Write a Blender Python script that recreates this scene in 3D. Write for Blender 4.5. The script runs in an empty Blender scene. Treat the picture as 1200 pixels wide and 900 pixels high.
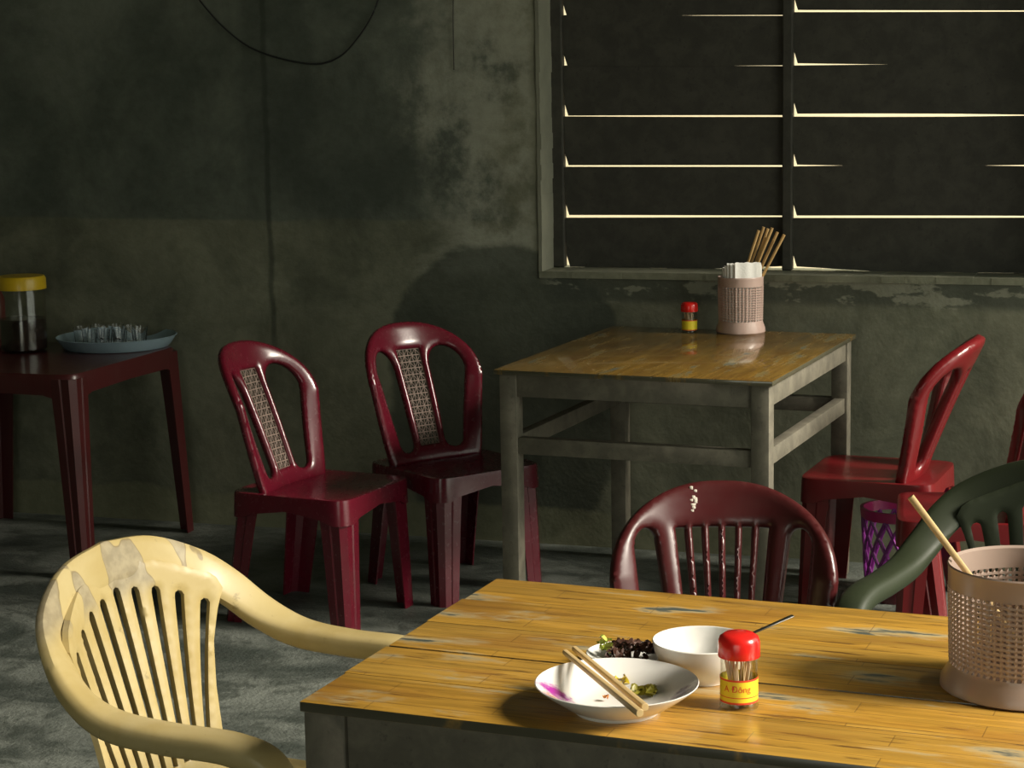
import bpy, bmesh, math, random
import numpy as np
from mathutils import Vector, Matrix
from mathutils.geometry import delaunay_2d_cdt

random.seed(7)
scene = bpy.context.scene
COL = scene.collection

# ------------------------------------------------------------------ camera
F_PX, PITCH, ROLL, YAW, CAM_H = 2337.6, math.radians(8.8165), math.radians(-1.0025), math.radians(18.434), 1.55
_cp, _sp, _cr, _sr = math.cos(PITCH), math.sin(PITCH), math.cos(ROLL), math.sin(ROLL)
_Rz = Matrix.Rotation(YAW, 3, 'Z')
_f0, _r0, _u0 = Vector((0, _cp, -_sp)), Vector((1, 0, 0)), Vector((0, _sp, _cp))
C_FWD = _Rz @ _f0
C_RIGHT = _Rz @ (_r0 * _cr + _u0 * _sr)
C_UP = _Rz @ (-_r0 * _sr + _u0 * _cr)
C_POS = Vector((0, 0, CAM_H))
cam_data = bpy.data.cameras.new('camera')
cam_data.sensor_width = 36.0
cam_data.lens = F_PX * 36.0 / 1200.0
cam_data.clip_start = 0.05
cam = bpy.data.objects.new('camera', cam_data)
COL.objects.link(cam)
_m = Matrix((C_RIGHT, C_UP, -C_FWD)).transposed().to_4x4()
_m.translation = C_POS
cam.matrix_world = _m
scene.camera = cam

def ray(px, py):
    return C_FWD + C_RIGHT * ((px - 600) / F_PX) - C_UP * ((py - 450) / F_PX)
def at_z(px, py, z):
    d = ray(px, py); return C_POS + d * ((z - CAM_H) / d.z)
def at_y(px, py, y):
    d = ray(px, py); return C_POS + d * (y / d.y)

# ------------------------------------------------------------------ world, daylight, exposure
SKY_STRENGTH = 2.1
SUN_STRENGTH, SUN_ELEV, SUN_AZ, SUN_SIZE = 7.0, 33.0, 2.0, 18.0     # hazy low sun from the open right side
world = bpy.data.worlds.new('overcast_sky'); scene.world = world
world.use_nodes = True
bgn = world.node_tree.nodes['Background']
bgn.inputs['Color'].default_value = (0.95, 1.0, 0.86, 1)
bgn.inputs['Strength'].default_value = SKY_STRENGTH
scene.view_settings.view_transform = 'Standard'
scene.view_settings.look = 'None'
scene.view_settings.gamma = 1.0
scene.view_settings.use_curve_mapping = False
scene.view_settings.exposure = 0.0

ROOM_X0, ROOM_X1, ROOM_Y0, ROOM_Y1, ROOM_H = -5.2, 2.0, -1.6, 6.2, 3.7
DOOR_Y0, DOOR_Y1, DOOR_Z0, DOOR_Z1 = 2.0, 6.15, 0.0, 3.5       # open shop front in the right wall
WALL_T = 0.22
FILL_X0, FILL_X1, FILL_Z1 = -1.7, 0.5, 2.3              # unseen opening behind the camera, added for front fill light
def portal(name, loc, rot, sx, sy):
    l = bpy.data.lights.new(name, 'AREA'); l.shape = 'RECTANGLE'; l.size = sx; l.size_y = sy
    l.cycles.is_portal = True
    o = bpy.data.objects.new(name, l); COL.objects.link(o); o.location = loc; o.rotation_euler = rot
    return o
portal('doorway_daylight', (ROOM_X1 + WALL_T, (DOOR_Y0 + DOOR_Y1) / 2, (DOOR_Z0 + DOOR_Z1) / 2), (0, math.pi / 2, 0), DOOR_Z1 - DOOR_Z0, DOOR_Y1 - DOOR_Y0)

portal('fill_opening_daylight', ((FILL_X0 + FILL_X1) / 2, ROOM_Y0 - .3, FILL_Z1 / 2), (math.pi / 2, 0, 0), FILL_X1 - FILL_X0, FILL_Z1)  # sky portal for the added fill opening
sl = bpy.data.lights.new('hazy_sun', 'SUN'); sl.energy = SUN_STRENGTH; sl.angle = math.radians(SUN_SIZE); sl.color = (1.0, 0.92, 0.78)
so = bpy.data.objects.new('hazy_sun', sl); COL.objects.link(so); so.location = (6, 3, 6)
_e, _a = math.radians(SUN_ELEV), math.radians(SUN_AZ)
so.rotation_euler = Vector((math.cos(_e) * math.cos(_a), math.cos(_e) * math.sin(_a), math.sin(_e))).to_track_quat('Z', 'Y').to_euler()

# ------------------------------------------------------------------ material helpers
class NT:
    def __init__(s, name):
        s.mat = bpy.data.materials.new(name); s.mat.use_nodes = True
        s.t = s.mat.node_tree; s.b = s.t.nodes['Principled BSDF']
    def n(s, typ, **kw):
        nd = s.t.nodes.new(typ)
        for k, v in kw.items(): setattr(nd, k, v)
        return nd
    def put(s, sock, v):
        if hasattr(v, 'is_linked') or isinstance(v, bpy.types.NodeSocket): s.t.links.new(v, sock)
        elif isinstance(v, (tuple, list)) and len(v) == 3 and sock.type == 'RGBA': sock.default_value = (*v, 1)
        else: sock.default_value = v
    def m(s, op, a, b=None, c=None, clamp=False):
        nd = s.n('ShaderNodeMath', operation=op); nd.use_clamp = clamp
        s.put(nd.inputs[0], a)
        if b is not None: s.put(nd.inputs[1], b)
        if c is not None: s.put(nd.inputs[2], c)
        return nd.outputs[0]
    def mix(s, fac, a, b, blend='MIX'):
        nd = s.n('ShaderNodeMix', data_type='RGBA', blend_type=blend)
        s.put(nd.inputs[0], fac); s.put(nd.inputs[6], a); s.put(nd.inputs[7], b)
        return nd.outputs[2]
    def coord(s, kind='Object'):
        return s.n('ShaderNodeTexCoord').outputs[kind]
    def mapping(s, vec, loc=(0, 0, 0), scale=(1, 1, 1), rot=(0, 0, 0)):
        nd = s.n('ShaderNodeMapping'); s.put(nd.inputs['Vector'], vec)
        nd.inputs['Location'].default_value = loc; nd.inputs['Scale'].default_value = scale; nd.inputs['Rotation'].default_value = rot
        return nd.outputs[0]
    def noise(s, vec, scale, detail=4, rough=0.55, dist=0.0):
        nd = s.n('ShaderNodeTexNoise'); s.put(nd.inputs['Vector'], vec)
        nd.inputs['Scale'].default_value = scale; nd.inputs['Detail'].default_value = detail
        nd.inputs['Roughness'].default_value = rough; nd.inputs['Distortion'].default_value = dist
        return nd.outputs['Fac']
    def ramp(s, fac, lo, hi, a=0.0, b=1.0):
        nd = s.n('ShaderNodeMapRange', interpolation_type='SMOOTHSTEP'); s.put(nd.inputs[0], fac)
        nd.inputs[1].default_value = lo; nd.inputs[2].default_value = hi; nd.inputs[3].default_value = a; nd.inputs[4].default_value = b
        return nd.outputs[0]
    def sep(s, vec):
        nd = s.n('ShaderNodeSeparateXYZ'); s.put(nd.inputs[0], vec); return nd.outputs
    def bump(s, h, strength=0.3, dist=0.01):
        nd = s.n('ShaderNodeBump'); nd.inputs['Strength'].default_value = strength; nd.inputs['Distance'].default_value = dist
        s.put(nd.inputs['Height'], h); s.t.links.new(nd.outputs[0], s.b.inputs['Normal'])
    def set(s, **kw):
        for k, v in kw.items(): s.put(s.b.inputs[k.replace('_', ' ')], v)
        return s.mat

def plain(name, col, rough=0.5, var=0.15, scale=12, bump=0.0, **kw):
    n = NT(name); c = n.coord()
    f = n.noise(c, scale, 5)
    lo = tuple(x * (1 - var) for x in col); hi = tuple(min(1, x * (1 + var)) for x in col)
    out = n.set(Base_Color=n.mix(f, lo, hi), Roughness=rough, **kw)
    if bump: n.bump(n.noise(c, scale * 6, 5), bump, 0.003)
    return out

def plastic(name, col, dust, rough=0.3, dust_amt=0.25, trans=0.0, coat=0.25):
    n = NT(name); c = n.coord()
    f = n.ramp(n.noise(c, 9, 6, 0.65), 0.45, 0.8, 0, dust_amt)
    f2 = n.noise(c, 60, 4)
    out = n.set(Base_Color=n.mix(f, col, dust), Roughness=n.m('ADD', n.m('MULTIPLY', f2, 0.12), rough - 0.04),
                Coat_Weight=coat, Coat_Roughness=0.15, Subsurface_Weight=trans, Subsurface_Scale=0.01)
    n.bump(n.noise(c, 35, 3), 0.03, 0.004)
    return out

M = {}
# ---- back wall
def make_wall(name, full):
    n = NT(name); c = n.coord(); X, Y, Z = n.sep(c)
    big = n.noise(c, 1.1, 5, 0.6, 0.4); mid = n.noise(c, 3.3, 6, 0.62, 0.3); fine = n.noise(c, 26, 6, 0.7)
    base = n.mix(n.ramp(mid, 0.3, 0.7), (0.125, 0.130, 0.090), (0.255, 0.255, 0.180))
    if full:
        wob = n.m('MULTIPLY', n.m('SUBTRACT', mid, 0.5), 0.16)
        zz = n.m('ADD', Z, n.m('MULTIPLY', wob, 0.25)); xx = n.m('ADD', X, wob)
        up = n.m('MULTIPLY', n.ramp(zz, 1.068, 1.082), n.ramp(n.m('ADD', X, n.m('MULTIPLY', wob, 3.5)), -2.05, -2.22))
        upc = n.mix(n.ramp(n.m('ADD', n.m('MULTIPLY', big, .6), n.m('MULTIPLY', mid, .4)), 0.38, 0.62), (0.078, 0.094, 0.076), (0.185, 0.205, 0.168))
        base = n.mix(n.m('MULTIPLY', up, 0.85), base, upc)
        # dark old paint band beside the crack
        band = n.m('MULTIPLY', n.ramp(xx, -3.03, -2.98), n.ramp(xx, -2.72, -2.80))
        band = n.m('MULTIPLY', band, n.ramp(zz, 1.0, 1.15))
        base = n.mix(n.m('MULTIPLY', band, 0.45), base, (0.05, 0.062, 0.048))
        # sooty cloud, upper middle
        dx = n.m('DIVIDE', n.m('ADD', X, 2.62), 0.42); dz = n.m('DIVIDE', n.m('SUBTRACT', Z, 1.36), 0.30)
        r2 = n.m('ADD', n.m('MULTIPLY', dx, dx), n.m('MULTIPLY', dz, dz))
        soot = n.ramp(n.m('ADD', r2, n.m('MULTIPLY', n.m('SUBTRACT', mid, 0.5), 1.4)), 1.3, 0.25)
        base = n.mix(n.m('MULTIPLY', soot, 0.55), base, (0.045, 0.055, 0.043))
        # bare pale plaster by the window jamb
        pl = n.m('MULTIPLY', n.ramp(n.m('ADD', X, n.m('MULTIPLY', wob, 4.5)), -2.46, -2.24), n.ramp(X, -1.96, -2.0))
        pl = n.m('MULTIPLY', pl, n.ramp(zz, 0.86, 0.93))
        pl = n.m('MULTIPLY', pl, n.ramp(n.noise(c, 4.5, 7, 0.65), 0.38, 0.56))
        base = n.mix(n.m('MULTIPLY', pl, 0.8), base, (0.40, 0.40, 0.32))
        # rounded darker patch on the lower wall left of the window
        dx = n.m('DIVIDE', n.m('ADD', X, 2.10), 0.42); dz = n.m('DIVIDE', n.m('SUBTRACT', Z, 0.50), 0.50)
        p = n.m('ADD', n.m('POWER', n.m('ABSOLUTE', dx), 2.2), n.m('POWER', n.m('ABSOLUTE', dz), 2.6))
        dark_patch = n.ramp(n.m('ADD', p, n.m('MULTIPLY', wob, 3.6)), 1.05, 0.90)
        base = n.mix(n.m('MULTIPLY', dark_patch, 0.75), base, (0.050, 0.060, 0.045))
        # peeled plaster under the sill
        sl = n.m('MULTIPLY', n.ramp(zz, 0.80, 0.835), n.ramp(Z, 0.915, 0.905)); sl = n.m('MULTIPLY', sl, n.ramp(X, -1.98, -1.9))
        spot = n.ramp(n.noise(n.mapping(c, scale=(1, 1, 2.2)), 7, 5, 0.6), 0.50, 0.56)
        base = n.mix(n.m('MULTIPLY', sl, 0.8), base, n.mix(spot, (0.060, 0.068, 0.052), (0.25, 0.25, 0.19)))
        # rough skirting strip, painted paler for light passing under the table
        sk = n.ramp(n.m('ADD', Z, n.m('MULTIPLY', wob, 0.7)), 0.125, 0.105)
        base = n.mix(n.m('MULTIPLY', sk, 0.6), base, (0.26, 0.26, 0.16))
        # long crack
        ck = n.m('ABSOLUTE', n.m('ADD', n.m('ADD', X, 2.925), n.m('MULTIPLY', wob, 0.28)))
        ck = n.m('MULTIPLY', n.ramp(ck, 0.016, 0.003), n.ramp(Z, 0.55, 0.7))
        base = n.mix(n.m('MULTIPLY', ck, 0.6), base, (0.035, 0.042, 0.03))
    base = n.mix(n.ramp(fine, 0.35, 0.7, 0, 0.35), base, (0.55, 0.55, 0.48), 'MULTIPLY')
    n.set(Base_Color=base, Roughness=0.85)
    n.bump(n.m('ADD', n.m('MULTIPLY', mid, 1.2), n.m('MULTIPLY', fine, 0.25)), 0.28, 0.02)
    return n.mat
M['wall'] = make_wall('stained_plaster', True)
M['wall2'] = make_wall('plain_plaster', False)
M['jamb'] = plain('pale_jamb_plaster', (0.20, 0.20, 0.15), 0.85, 0.35, 9, 0.4)
def make_floor():
    n = NT('worn_concrete'); c = n.coord()
    a = n.noise(n.mapping(c, scale=(1, 1.6, 1)), 2.2, 7, 0.65, 0.6); b = n.noise(c, 9, 7, 0.7, 0.3); d = n.noise(c, 70, 4, 0.7)
    col = n.mix(n.ramp(a, 0.36, 0.64), (0.045, 0.055, 0.047), (0.175, 0.19, 0.168))
    col = n.mix(n.ramp(b, 0.5, 0.62, 0, 0.7), col, (0.06, 0.07, 0.06))
    col = n.mix(n.ramp(d, 0.68, 0.76, 0, 0.6), col, (0.34, 0.35, 0.29))
    n.set(Base_Color=col, Roughness=n.ramp(b, 0.3, 0.7, 0.62, 0.35))
    n.bump(n.m('ADD', b, n.m('MULTIPLY', d, 0.5)), 0.5, 0.02)
    return n.mat
M['floor'] = make_floor()
def make_wood(name, along, gold, dark, worn, strip, gloss):
    """finger-jointed golden wood, grain along local x (along=0) or y (1)"""
    n = NT(name); c = n.coord(); info = n.n('ShaderNodeObjectInfo').outputs['Random']
    off = n.n('ShaderNodeVectorMath', operation='ADD'); n.put(off.inputs[0], c)
    cx = n.n('ShaderNodeCombineXYZ'); n.put(cx.inputs[0], n.m('MULTIPLY', info, 7.0)); n.put(cx.inputs[1], n.m('MULTIPLY', info, 3.1)); n.put(off.inputs[1], cx.outputs[0])
    v = off.outputs[0]
    if along: v = n.mapping(v, rot=(0, 0, math.pi / 2))
    br = n.n('ShaderNodeTexBrick'); n.put(br.inputs['Vector'], v)
    br.inputs['Scale'].default_value = 1; br.inputs['Brick Width'].default_value = 0.33; br.inputs['Row Height'].default_value = strip
    br.inputs['Mortar Size'].default_value = 0.0009; br.inputs['Mortar Smooth'].default_value = 0.4
    br.inputs['Color1'].default_value = (0, 0, 0, 1); br.inputs['Color2'].default_value = (1, 1, 1, 1); br.inputs['Mortar'].default_value = (0.5, 0.5, 0.5, 1)
    br.offset_frequency = 2
    piece = n.n('ShaderNodeSeparateColor'); n.put(piece.inputs[0], br.outputs['Color']); piece = piece.outputs[0]
    st = n.mapping(v, scale=(0.9, 14, 1)); grain = n.noise(st, 5, 7, 0.62, 0.5)
    st2 = n.mapping(v, scale=(2.5, 26, 1)); cr = n.noise(st2, 3.2, 5, 0.6, 0.2)
    col = n.mix(n.ramp(grain, 0.3, 0.72), tuple(g * 0.70 for g in gold), tuple(min(1, g * 1.22) for g in gold))
    col = n.mix(n.m('MULTIPLY', piece, 0.45), col, (gold[0] * 1.02, gold[1] * 1.2, gold[2] * 1.9))
    col = n.mix(n.ramp(cr, 0.57, 0.68, 0, 0.85), col, dark)
    tone = n.noise(n.mapping(v, scale=(1.0, 2.6, 1)), 3.4, 5, 0.6, 0.4)
    col = n.mix(n.ramp(tone, 0.48, 0.68, 0, 0.55), col, (gold[0] * .62, gold[1] * .50, gold[2] * .6))
    wn = n.noise(n.mapping(v, scale=(1.6, 5.5, 1)), 2.6, 6, 0.6, 0.3)
    col = n.mix(n.ramp(wn, 0.555, 0.66, 0, 0.85), col, worn)
    gr = n.m('MULTIPLY', n.ramp(wn, 0.615, 0.67), n.ramp(cr, 0.43, 0.56))
    col = n.mix(gr, col, (0.085, 0.10, 0.085))
    col = n.mix(n.m('MULTIPLY', br.outputs['Fac'], 0.55), col, dark)
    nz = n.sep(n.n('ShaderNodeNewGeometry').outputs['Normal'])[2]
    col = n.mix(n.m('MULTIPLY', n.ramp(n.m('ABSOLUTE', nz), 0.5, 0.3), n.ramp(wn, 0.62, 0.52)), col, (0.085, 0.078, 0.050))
    n.set(Base_Color=col, Roughness=n.ramp(n.m('ADD', wn, n.m('MULTIPLY', grain, 0.2)), 0.5, 0.85, gloss, gloss + 0.3), Coat_Weight=0.35, Coat_Roughness=gloss * 0.7)
    n.bump(n.m('SUBTRACT', n.m('MULTIPLY', grain, 0.35), n.m('ADD', br.outputs['Fac'], n.ramp(cr, 0.6, 0.7))), 0.22, 0.0025)
    return n.mat
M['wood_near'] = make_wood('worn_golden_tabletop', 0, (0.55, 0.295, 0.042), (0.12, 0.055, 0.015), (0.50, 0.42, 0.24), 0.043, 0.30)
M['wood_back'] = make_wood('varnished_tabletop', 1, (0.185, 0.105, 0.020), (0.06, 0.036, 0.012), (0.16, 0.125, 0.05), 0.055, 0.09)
def make_frame(name, col):
    n = NT(name); c = n.coord()
    a = n.noise(n.mapping(c, scale=(1, 1, 1)), 14, 6, 0.65, 0.3); b = n.noise(c, 60, 5, 0.7)
    k = n.mix(n.ramp(a, 0.35, 0.7), tuple(x * 0.75 for x in col), tuple(x * 1.2 for x in col))
    k = n.mix(n.ramp(b, 0.58, 0.68, 0, 0.5), k, tuple(x * 0.4 for x in col))
    n.set(Base_Color=k, Roughness=0.7); n.bump(b, 0.25, 0.002); return n.mat
M['frame'] = make_frame('grey_weathered_wood', (0.150, 0.135, 0.100))
M['shutter'] = make_frame('dark_shutter_wood', (0.046, 0.044, 0.034))
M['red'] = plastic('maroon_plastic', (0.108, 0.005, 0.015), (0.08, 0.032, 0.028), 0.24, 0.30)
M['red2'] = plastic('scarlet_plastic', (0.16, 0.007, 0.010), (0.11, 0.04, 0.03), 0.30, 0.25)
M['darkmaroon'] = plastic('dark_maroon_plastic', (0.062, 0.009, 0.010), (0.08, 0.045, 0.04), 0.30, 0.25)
M['cane'] = plain('dusty_cane_pattern', (0.22, 0.16, 0.13), 0.6, 0.3, 40)
M['yellow'] = None
def make_yellow():
    n = NT('faded_yellow_plastic'); c = n.coord()
    a = n.noise(c, 7, 6, 0.6, 0.5); vor = n.noise(n.mapping(c, scale=(1, 1, 0.5)), 13, 2, 0.4)
    col = n.mix(n.ramp(a, 0.3, 0.7), (0.43, 0.325, 0.125), (0.51, 0.41, 0.20))
    X, Y, Z = n.sep(c)
    scuff = n.m('MULTIPLY', n.ramp(vor, 0.505, 0.525), n.ramp(Z, 0.70, 0.74))
    col = n.mix(n.m('MULTIPLY', scuff, 0.75), col, n.mix(n.ramp(n.noise(c, 40, 5), 0.35, 0.65), (0.22, 0.19, 0.14), (0.36, 0.31, 0.22)))
    edge = n.m('MULTIPLY', n.ramp(n.m('ABSOLUTE', n.m('SUBTRACT', vor, 0.515)), 0.010, 0.003), n.ramp(Z, 0.70, 0.74))
    col = n.mix(n.m('MULTIPLY', edge, 0.6), col, (0.18, 0.13, 0.06))
    col = n.mix(n.ramp(n.noise(c, 22, 5, 0.7), 0.64, 0.72, 0, 0.55), col, (0.20, 0.15, 0.06))
    n.set(Base_Color=col, Roughness=0.42, Coat_Weight=0.1, Coat_Roughness=0.25); n.bump(n.noise(c, 60, 4), 0.05, 0.003); return n.mat
M['yellow'] = make_yellow()
M['green'] = plastic('dark_green_plastic', (0.019, 0.027, 0.009), (0.045, 0.05, 0.025), 0.58, 0.2, 0.0, 0.0)
M['white'] = plain('white_porcelain', (0.80, 0.79, 0.75), 0.12, 0.03, 8)
M['paper'] = plain('white_paper_napkin', (0.82, 0.80, 0.76), 0.85, 0.06, 30, 0.3)
M['bamboo'] = plain('bamboo', (0.60, 0.43, 0.20), 0.5, 0.2, 30)
M['bamboo2'] = plain('brown_bamboo', (0.46, 0.28, 0.10), 0.5, 0.25, 30)
M['basket_near'] = plastic('brown_pink_plastic', (0.38, 0.285, 0.235), (0.28, 0.20, 0.15), 0.33, 0.3)
M['basket_back'] = plastic('pale_pink_plastic', (0.52, 0.37, 0.32), (0.42, 0.32, 0.27), 0.35, 0.3)
M['capred'] = plastic('red_cap_plastic', (0.72, 0.018, 0.014), (0.6, 0.05, 0.04), 0.22, 0.2)
M['labelyellow'] = plain('yellow_label_paper', (0.83, 0.66, 0.03), 0.5, 0.05, 30)
M['labelred'] = plain('red_label_ink', (0.70, 0.06, 0.02), 0.5, 0.05, 30)
M['toothpick'] = plain('toothpick_wood', (0.72, 0.52, 0.32), 0.6, 0.15, 60)
M['steel'] = NT('dull_steel').set(Base_Color=(0.42, 0.41, 0.38), Metallic=1.0, Roughness=0.3)
M['tray'] = plain('blue_enamel', (0.30, 0.41, 0.47), 0.25, 0.12, 10)
M['lid'] = plastic('yellow_lid_plastic', (0.72, 0.46, 0.01), (0.5, 0.35, 0.05), 0.4, 0.3)
M['brew'] = plain('dark_tea', (0.022, 0.012, 0.010), 0.2, 0.3, 8)
M['wire'] = plain('black_cable', (0.012, 0.013, 0.012), 0.6, 0.1, 20)
M['rust'] = plain('rusty_wire', (0.05, 0.045, 0.035), 0.7, 0.3, 40)
M['basket_pink'] = plastic('pink_basket_plastic', (0.60, 0.04, 0.20), (0.35, 0.06, 0.3), 0.3, 0.6)
M['purple'] = plastic('purple_plastic', (0.26, 0.03, 0.28), (0.3, 0.08, 0.27), 0.3, 0.3)
M['ground'] = plain('street_concrete', (0.38, 0.36, 0.32), 0.9, 0.2, 2)
M['cream'] = plain('cream_backdrop', (0.92, 0.80, 0.58), 0.9, 0.05, 2)
M['chip'] = plain('bare_white_chip', (0.75, 0.70, 0.60), 0.7, 0.1, 60)
M['herb'] = plain('wilted_dark_herb', (0.075, 0.030, 0.018), 0.55, 0.6, 45)
M['lettuce'] = plain('pale_lettuce', (0.50, 0.58, 0.10), 0.45, 0.25, 50)
M['scrapyellow'] = plain('yellow_food_scrap', (0.62, 0.46, 0.02), 0.4, 0.3, 60)
M['scrapgreen'] = plain('olive_food_scrap', (0.30, 0.27, 0.03), 0.4, 0.5, 70)
M['sauce'] = plain('orange_sauce', (0.62, 0.26, 0.06), 0.3, 0.3, 70)
def glass(name, tint=(1, 1, 1), rough=0.03, ior=1.45):
    n = NT(name); n.set(Base_Color=tint, Roughness=rough, IOR=ior, Transmission_Weight=1.0); return n.mat
M['glass'] = glass('clear_glass')
def clear_film(name, tint):
    n = NT(name); tr = n.n('ShaderNodeBsdfTransparent'); tr.inputs[0].default_value = (*tint, 1)
    gl = n.n('ShaderNodeBsdfGlossy'); gl.inputs['Roughness'].default_value = 0.12
    fr = n.n('ShaderNodeLayerWeight'); fr.inputs[0].default_value = 0.5
    mx = n.n('ShaderNodeMixShader'); n.put(mx.inputs[0], n.m('MULTIPLY_ADD', n.m('POWER', fr.outputs['Facing'], 4.0), 0.45, 0.035)); n.put(mx.inputs[1], tr.outputs[0]); n.put(mx.inputs[2], gl.outputs[0])
    n.t.links.new(mx.outputs[0], n.t.nodes['Material Output'].inputs[0]); return n.mat
M['clear'] = clear_film('clear_plastic', (0.95, 0.95, 0.92))
def make_plate_mat():
    n = NT('flower_printed_porcelain'); c = n.coord(); X, Y, Z = n.sep(c)
    ns = n.noise(c, 55, 5, 0.7); wob = n.m('MULTIPLY', n.m('SUBTRACT', ns, 0.5), 0.045)
    def spot(cx, cy, r):
        dx = n.m('SUBTRACT', X, cx); dy = n.m('SUBTRACT', Y, cy)
        d = n.m('SQRT', n.m('ADD', n.m('MULTIPLY', dx, dx), n.m('MULTIPLY', dy, dy)))
        return n.ramp(n.m('ADD', d, wob), r, r * 0.35)
    col = n.mix(spot(-0.075, -0.018, 0.028), (0.80, 0.79, 0.76), (0.42, 0.03, 0.36))
    col = n.mix(spot(-0.070, -0.050, 0.020), col, (0.62, 0.30, 0.10))
    col = n.mix(n.m('MULTIPLY', spot(0.082, 0.012, 0.024), 0.8), col, (0.16, 0.10, 0.16))
    n.set(Base_Color=col, Roughness=0.12); return n.mat
M['plate'] = make_plate_mat()

# ------------------------------------------------------------------ mesh helpers
class MB:
    def __init__(s): s.v, s.f = [], []
    def add(s, verts, faces):
        o = len(s.v); s.v += [tuple(v) for v in verts]; s.f += [tuple(i + o for i in f) for f in faces]; return s
    def box(s, lo, hi, bev=0.0, mat=None):
        bm = bmesh.new(); bmesh.ops.create_cube(bm, size=1)
        for v in bm.verts: v.co = Vector([lo[i] + (v.co[i] + 0.5) * (hi[i] - lo[i]) for i in range(3)])
        if bev: bmesh.ops.bevel(bm, geom=bm.edges[:], offset=bev, segments=2, affect='EDGES', profile=0.5)
        bm.verts.index_update()
        vs = [mat @ v.co if mat else v.co for v in bm.verts]
        s.add(vs, [[v.index for v in f.verts] for f in bm.faces]); bm.free(); return s
    def lathe(s, prof, n=48, c=(0, 0, 0), close=False):
        """prof: list of (r, z)"""
        vs, fs = [], []
        for r, z in prof:
            for k in range(n):
                a = 2 * math.pi * k / n; vs.append((c[0] + r * math.cos(a), c[1] + r * math.sin(a), c[2] + z))
        m = len(prof)
        for i in range(m if close else m - 1):
            j = (i + 1) % m
            for k in range(n):
                fs.append((i * n + k, i * n + (k + 1) % n, j * n + (k + 1) % n, j * n + k))
        if not close:
            fs.append(tuple(range(n))[::-1]); fs.append(tuple((m - 1) * n + k for k in range(n)))
        return s.add(vs, fs)
    def sweep(s, path, wvec, hw, ht, nsec=12, power=2.6, caps=True):
        path = [Vector(p) for p in path]; N = len(path); vs, fs = [], []
        for i in range(N):
            t = (path[min(i + 1, N - 1)] - path[max(i - 1, 0)]).normalized()
            w = Vector(wvec[i]); w = (w - t * w.dot(t)).normalized(); n = t.cross(w)
            for k in range(nsec):
                a = 2 * math.pi * k / nsec; ca, sa = math.cos(a), math.sin(a)
                ex = 2 / power
                u = math.copysign(abs(ca) ** ex, ca) * hw[i]; q = math.copysign(abs(sa) ** ex, sa) * ht[i]
                vs.append(path[i] + w * u + n * q)
        for i in range(N - 1):
            for k in range(nsec):
                fs.append((i * nsec + k, i * nsec + (k + 1) % nsec, (i + 1) * nsec + (k + 1) % nsec, (i + 1) * nsec + k))
        if caps:
            fs.append(tuple(range(nsec))[::-1]); fs.append(tuple((N - 1) * nsec + k for k in range(nsec)))
        return s.add(vs, fs)
    def tube(s, pts, r, n=8):
        rr = r if isinstance(r, (list, tuple)) else [r] * len(pts)
        pts = [Vector(p) for p in pts]; w = []
        for i in range(len(pts)):
            t = (pts[min(i + 1, len(pts) - 1)] - pts[max(i - 1, 0)]).normalized()
            a = Vector((0, 0, 1)) if abs(t.z) < 0.9 else Vector((1, 0, 0)); w.append(a)
        return s.sweep(pts, w, rr, rr, n, 2.0)
    def prism(s, poly, y0, y1):
        """poly: (x, z) outline counter-clockwise, extruded in y"""
        n = len(poly)
        vs = [(x, y0, z) for x, z in poly] + [(x, y1, z) for x, z in poly]
        fs = [tuple(range(n)), tuple(range(2 * n - 1, n - 1, -1))]
        fs += [(i, i + n, (i + 1) % n + n, (i + 1) % n) for i in range(n)]
        return s.add(vs, fs)
    def mesh(s, name, mat, smooth=True, angle=40):
        me = bpy.data.meshes.new(name); me.from_pydata(s.v, [], s.f)
        bm = bmesh.new(); bm.from_mesh(me); bmesh.ops.recalc_face_normals(bm, faces=bm.faces[:]); bm.to_mesh(me); bm.free()
        if smooth:
            me.polygons.foreach_set('use_smooth', [True] * len(me.polygons)); me.set_sharp_from_angle(angle=math.radians(angle))
        me.materials.append(mat); me.update(); return me
    def obj(s, name, mat, parent=None, smooth=True, angle=40, loc=None, rotz=0):
        return link(name, s.mesh(name, mat, smooth, angle), parent, loc, rotz)

def link(name, data, parent=None, loc=None, rotz=0):
    o = bpy.data.objects.new(name, data); COL.objects.link(o)
    if parent: o.parent = parent
    if loc is not None: o.location = loc
    if rotz: o.rotation_euler = (0, 0, rotz)
    return o
def tag(o, label=None, cat=None, group=None, kind=None):
    if label: o['label'] = label
    if cat: o['category'] = cat
    if group: o['group'] = group
    if kind: o['kind'] = kind
    return o
def thing(name, label, cat, loc=(0, 0, 0), rotz=0, group=None):
    o = link(name, None, None, loc, rotz); o.empty_display_size = 0.1
    return tag(o, label, cat, group)
def copy_tree(o, loc, rotz, label, parent=None):
    c = o.copy(); COL.objects.link(c)
    if parent: c.parent = parent
    else: c.location = loc; c.rotation_euler = (0, 0, rotz); c['label'] = label
    for ch in o.children: copy_tree(ch, None, None, None, c)
    return c

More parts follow.
